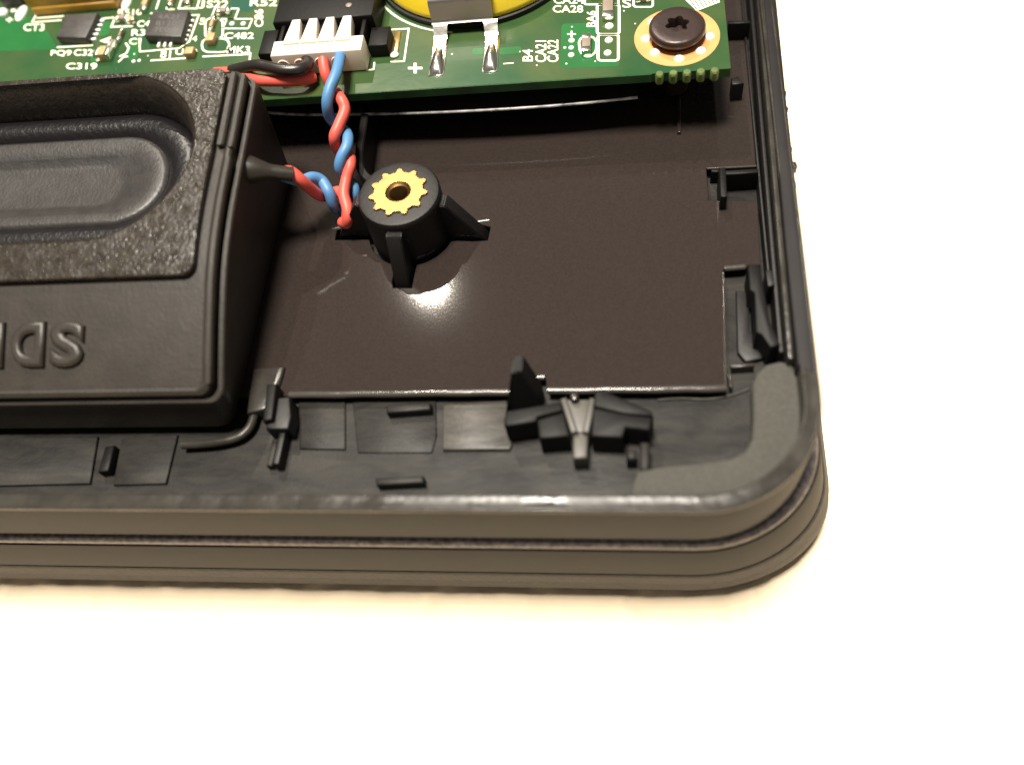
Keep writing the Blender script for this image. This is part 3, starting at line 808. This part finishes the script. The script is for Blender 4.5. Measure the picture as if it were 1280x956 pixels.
def smd(px, py, w, h, m, ends=True, z=0.55, vert=True):
    """small two-terminal component, w x h photo pixels"""
    a, b = P(px - w / 2, py + h / 2, ZB), P(px + w / 2, py - h / 2, ZB)
    x0, x1, y0, y1 = a.x, b.x, a.y, b.y
    o = box('component', x0, x1, y0, y1, ZB + 0.02, ZB + z, m, board, 0.07)
    if ends:
        if vert:
            for k in (0, 1):
                ya, yb = (y0 - 0.14, y0 + (y1 - y0) * 0.24) if k == 0 else (y1 - (y1 - y0) * 0.24, y1 + 0.14)
                box('terminal', x0 - 0.03, x1 + 0.03, ya, yb, ZB + 0.015, ZB + z + 0.03, 'solder', o, 0.07)
        else:
            for k in (0, 1):
                xa, xb = (x0 - 0.14, x0 + (x1 - x0) * 0.24) if k == 0 else (x1 - (x1 - x0) * 0.24, x1 + 0.14)
                box('terminal', xa, xb, y0 - 0.03, y1 + 0.03, ZB + 0.015, ZB + z + 0.03, 'solder', o, 0.07)
    return o
smd(760, 13, 13, 26, 'grey'); smd(733, 59, 11, 20, 'grey'); smd(804, 0, 14, 10, 'grey', vert=False); smd(753, -4, 26, 8, 'grey', vert=False)
smd(184, 7, 13, 18, 'tan'); smd(216, 4, 10, 14, 'tan'); smd(236, 5, 10, 8, 'grey'); smd(281, 17.5, 15, 6, 'grey', vert=False); smd(267, 34, 9, 17, 'tan')
smd(266, 53, 13, 10, 'tan', False, 0.7); smd(240, 70, 13, 9, 'tan', False, 0.7); smd(133, 72, 19, 12, 'tan', True, 0.9, False); smd(143, 60, 10, 10, 'grey', True, 0.6, False)
smd(155, 26, 15, 7, 'grey', vert=False); smd(153, 47, 8, 14, 'grey'); smd(166, 28, 9, 6, 'tan', vert=False)

# ---- coin battery with its solder tab
bat = lathe('coin_battery', BAT.x, BAT.y, [(BR - 0.25, ZB + 0.02), (BR, ZB + 0.06), (BR, ZB + 0.5), (BR - 0.3, ZB + 0.6)], 'dark', board, n=96)
bat['label'] = 'yellow wrapped coin battery with a grey metal tab'
lathe('yellow_wrap', BAT.x, BAT.y, [(BR - 0.35, ZB + 0.55), (BR - 0.2, ZB + 0.75), (BR - 0.3, ZB + 1.1), (BR - 0.55, ZB + 1.8), (BR - 0.9, ZB + 2.6), (BR - 1.3, ZB + 3.2), (BR - 1.7, ZB + 3.45), (BR - 2.2, ZB + 3.5), (BR - 2.4, ZB + 3.45)], 'yellow', bat, n=96, ang=60)
# the tab: a bent strip in front of the battery with two legs
def sheetstrip(name, x0a, x1a, path, m, parent, x0b=None, x1b=None, th=0.14):
    """strip between two x limits that follows a (y, z) path, with thickness"""
    bm = bmesh.new(); n = len(path); rows = []
    for i, (y, z) in enumerate(path):
        t = i / (n - 1); xa = x0a + ((x0b if x0b is not None else x0a) - x0a) * t; xb = x1a + ((x1b if x1b is not None else x1a) - x1a) * t
        ya, za = path[max(i - 1, 0)]; yb, zb = path[min(i + 1, n - 1)]
        d = Vector((yb - ya, zb - za)).normalized(); nn = Vector((-d.y, d.x)) * th
        rows.append([bm.verts.new((xa, y, z)), bm.verts.new((xb, y, z)), bm.verts.new((xb, y + nn.x, z + nn.y)), bm.verts.new((xa, y + nn.x, z + nn.y))])
    for a, b in zip(rows, rows[1:]):
        for i in range(4): bm.faces.new((a[i], a[(i + 1) % 4], b[(i + 1) % 4], b[i]))
    bm.faces.new(rows[0]); bm.faces.new(rows[-1][::-1])
    return emit(name, bm, m, parent, 50)
zt0 = ZB + 1.15
tL, tR = P(541, 23, zt0), P(617, 19, zt0); yt = BAT.y - BR - 0.25
tL, tR = tL.x, tR.x
tab = sheetstrip('tab', tL, tR, [(yt + 6, ZB + 3.72), (yt + 1.2, ZB + 3.7), (yt + 0.3, ZB + 3.5), (yt, ZB + 3.1), (yt, zt0 + 0.25), (yt - 0.08, zt0 + 0.08), (yt - 0.25, zt0)], 'tab', bat)
for (xa, xb, xe) in ((P(545, 40, ZB).x, P(563, 40, ZB).x, (P(536, 95, ZB).x, P(554, 95, ZB).x)), (P(606, 38, ZB).x, P(624, 38, ZB).x, (P(603, 93, ZB).x, P(621, 93, ZB).x))):
    yE = P(545, 93, ZB).y
    sheetstrip('tab_leg', xa, xb, [(yt - 0.2, zt0 + 0.02), (yt - 0.5, zt0 - 0.12), (yt - 0.9, ZB + 0.55), (yt - 1.5, ZB + 0.3), (yE + 2.2, ZB + 0.25), (yE + 0.6, ZB + 0.2)], 'solder', bat, xe[0] + 0.15, xe[1] - 0.15, 0.12)
    # pad and solder fillet
    o = P(0, 0, ZB)
    xm0, xm1 = xe[0] - 0.05, xe[1] + 0.05
    box('solder_pad', xm0, xm1, yE - 0.25, yE + 4.2, ZB, ZB + 0.09, 'solder', bat, 0.05)
    rings = []
    for k, (yy, hh, ww) in enumerate(((yE - 0.2, 0.12, 0.9), (yE + 0.5, 0.42, 0.95), (yE + 1.3, 0.62, 0.85), (yE + 2.2, 0.6, 0.7), (yE + 3.0, 0.35, 0.55), (yE + 3.5, 0.12, 0.4))):
        xm = (xm0 + xm1) / 2; hw = (xm1 - xm0) / 2 * ww
        rings.append([Vector((xm + hw * math.cos(a), yy, ZB + 0.05 + hh * math.sin(a))) for a in [math.pi * q / 8 for q in range(9)]])
    loft('solder_fillet', rings, 'solder', bat, ang=70)
# pad right of the connector
a, b = P(488, 72, ZB), P(502, 40, ZB)
box('solder_pad', a.x, b.x, a.y, b.y, ZB, ZB + 0.14, 'pad', board, 0.06)
dot(493, 69, 1.0, sy=0.9, z=ZB + 0.1)

# ---- black socket
pf = P(350, 92, ZB + 0.1); pr = P(459, 91, ZB + 0.1)
X0, X1, YP = pf.x, pr.x, (pf.y + pr.y) / 2
SKY = P(400, 24, ZB + 2.5).y
sock = box('socket', X0 - 0.6, X1 + 0.5, SKY, SKY + 5.0, ZB + 0.02, ZB + 2.5, 'clip', board, 0.15)
sock['label'] = 'black wire socket'
ra = P(458, 73, ZB); rb = P(488, 73, ZB)
box('socket_arm', X1 + 0.12, rb.x, ra.y, YP + 4.2, ZB + 0.02, ZB + 1.35, 'clip', sock, 0.12)
box('socket_arm', X0 - 1.6, X0 - 0.12, YP + 1.0, YP + 4.2, ZB + 0.02, ZB + 1.9, 'clip', sock, 0.12)
for k in range(5):
    x = X0 + 0.35 + (X1 - X0 - 0.7) * k / 4
    box('socket_finger', x - 0.2, x + 0.2, YP + 1.95, SKY + 0.05, ZB + 0.6, ZB + 2.1, 'clip', sock, 0.08)
dotp = P(436, 7, ZB + 2.5)
lathe('moulding_dot', dotp.x, dotp.y, [(0.3, ZB + 2.45), (0.3, ZB + 2.55), (0.2, ZB + 2.6)], 'grey', sock, n=16)

# film tucked under the board: its lifted edge, with a beaded glint painted on in whitish colour
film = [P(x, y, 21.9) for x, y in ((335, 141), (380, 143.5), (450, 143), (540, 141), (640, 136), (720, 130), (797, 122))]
tube('film_edge_glint', film, 0.13, 'filmglint', board, seg=8, smooth=6)
fl_b = [Vector((p.x, p.y + 0.05, 21.88)) for p in film]
bm = bmesh.new()
ra_ = [bm.verts.new(p) for p in fl_b]; rb_ = [bm.verts.new((p.x, p.y + 12, 23.2)) for p in fl_b]
for i in range(len(ra_) - 1): bm.faces.new((ra_[i], ra_[i + 1], rb_[i + 1], rb_[i]))
emit('insulating_film', bm, 'film', board)

# ================================================================== screw
screw = thing('screw', (SC.x, SC.y, ZB), 'black star recess screw seated on the copper ring at the board corner', 'screw')
def star(r0, r1, z, n=6):
    return [Vector((SC.x + (r0 if k % 2 else r1) * math.cos(math.pi * k / n + 0.25), SC.y + (r0 if k % 2 else r1) * math.sin(math.pi * k / n + 0.25), z)) for k in range(2 * n)]
def starfine(r0, r1, z, n=6, m=48):
    out = []
    for k in range(m):
        a = 2 * math.pi * k / m; r = r0 + (r1 - r0) * (0.5 + 0.5 * math.cos(n * a)) ** 0.8
        out.append(Vector((SC.x + r * math.cos(a + 0.25), SC.y + r * math.sin(a + 0.25), z)))
    return out
hz = ZB + 1.3
hd = loft('head', [circle(SC.x, SC.y, ZS + 0.01, 2.0), circle(SC.x, SC.y, ZB + 0.45, 2.1), circle(SC.x, SC.y, ZB + 0.55, 2.35), circle(SC.x, SC.y, ZB + 0.75, 2.46), circle(SC.x, SC.y, hz - 0.2, 2.44), circle(SC.x, SC.y, hz - 0.06, 2.33),
                   circle(SC.x, SC.y, hz, 2.15), circle(SC.x, SC.y, hz + 0.02, 1.6), starfine(0.78, 1.08, hz + 0.02), starfine(0.74, 1.02, hz - 0.08), starfine(0.70, 0.98, hz - 0.9)], 'screw', screw, ang=38)
lathe('shank', SC.x, SC.y, [(1.2, 19.0), (1.2, ZB + 0.3)], 'screw', screw, n=16)

# ================================================================== wire harness
har = thing('wire_harness', (X0, YP, ZB), 'white four way plug with twisted red and blue leads and a black lead', 'wire harness')
PZ = ZB + 2.45
plug = box('plug', X0, X1, YP, YP + 1.9, ZB + 0.12, PZ, 'plug', har, 0.15)
plug['label'] = 'white nylon four way plug'
nt_ = 4
for k in range(nt_):
    xa = X0 + 1.0 + (X1 - X0 - 2.0) * k / 4; wdt = (X1 - X0 - 2.0) / 4
    q = [(xa + 0.05, YP + 1.2), (xa + wdt - 0.05, YP + 1.2), (xa + wdt * 0.74, SKY - 0.05), (xa + wdt * 0.26, SKY - 0.05)]
    prism('plug_tooth', q, PZ + 0.25, PZ - 0.9, 'plug', plug, 0.1, px=False)
for x, y in ((358, 71), (379, 69), (405, 64), (425, 66)):
    zz = ZB + 1.3
    lp = Vector((P(x, y, zz).x, YP - 0.02, zz))
    loft('wire_hole', [[Vector((lp.x + r * math.cos(a), yy, lp.z + r * math.sin(a))) for a in [2 * math.pi * i / 14 for i in range(14)]] for r, yy in ((0.62, YP - 0.03), (0.55, YP - 0.12), (0.45, YP - 0.05), (0.4, YP + 0.02))], 'plug', plug, ang=50)

def wire(name, pts, m, r=0.51):
    return tube(name, [P(x, y, z) for x, y, z in pts], r, m, har, seg=12, smooth=8)
F = 19.6
wire('red_lead', [(405, 60, 26.3), (404, 72, 26.3), (407, 92, 25.6), (415, 110, 24.6), (425, 122, 25.6), (431, 137, 25.2), (424, 156, 24.8), (418, 172, 24.2), (423, 188, 22.5), (436, 194, 22.9),
                  (438, 206, 22.9), (433, 224, 22.3), (430, 243, 21.8), (434, 260, 21.4), (435, 272, 20.9), (433, 279, 20.2), (428, 278, 19.7)], 'red')
wire('blue_lead', [(425, 61, 26.3), (425, 72, 26.6), (420, 93, 26.9), (412, 112, 26.6), (409, 130, 25.8), (413, 148, 24.2), (424, 158, 23.4), (434, 168, 23.8), (434, 182, 24.0), (427, 197, 23.6), (425, 210, 22.8),
                   (432, 222, 21.4), (442, 234, 21.2), (443, 246, 20.6), (440, 258, 19.6), (436, 268, 19.4)], 'blue')
wire('red_lead', [(352, 216, 25.8), (363, 215, 25.6), (376, 225, 24.8), (388, 236, 23.4), (401, 245, 21.5), (413, 243, 20.6), (424, 240, 20.9), (433, 252, 21.0), (434, 266, 20.3), (433, 276, 19.8)], 'red')
wire('blue_lead', [(352, 219, 25.4), (366, 224, 24.4), (378, 226, 23.4), (390, 222, 23.0), (402, 226, 22.4), (411, 240, 22.0), (416, 254, 21.0), (422, 262, 19.9), (432, 264, 19.4)], 'blue')
wire('black_lead', [(381, 66, 26.3), (384, 76, 26.4), (384, 82, 26.6), (375, 87, 27.0), (355, 88, 27.2), (335, 84, 27.2), (318, 82, 27.0), (290, 88, 25.5)], 'black', 0.52)
wire('red_lead', [(392, 96, 25.4), (378, 100, 25.8), (362, 101, 26.0), (340, 101, 26.0), (322, 100, 25.9), (300, 92, 25.5), (270, 92, 25.0)], 'red', 0.55)
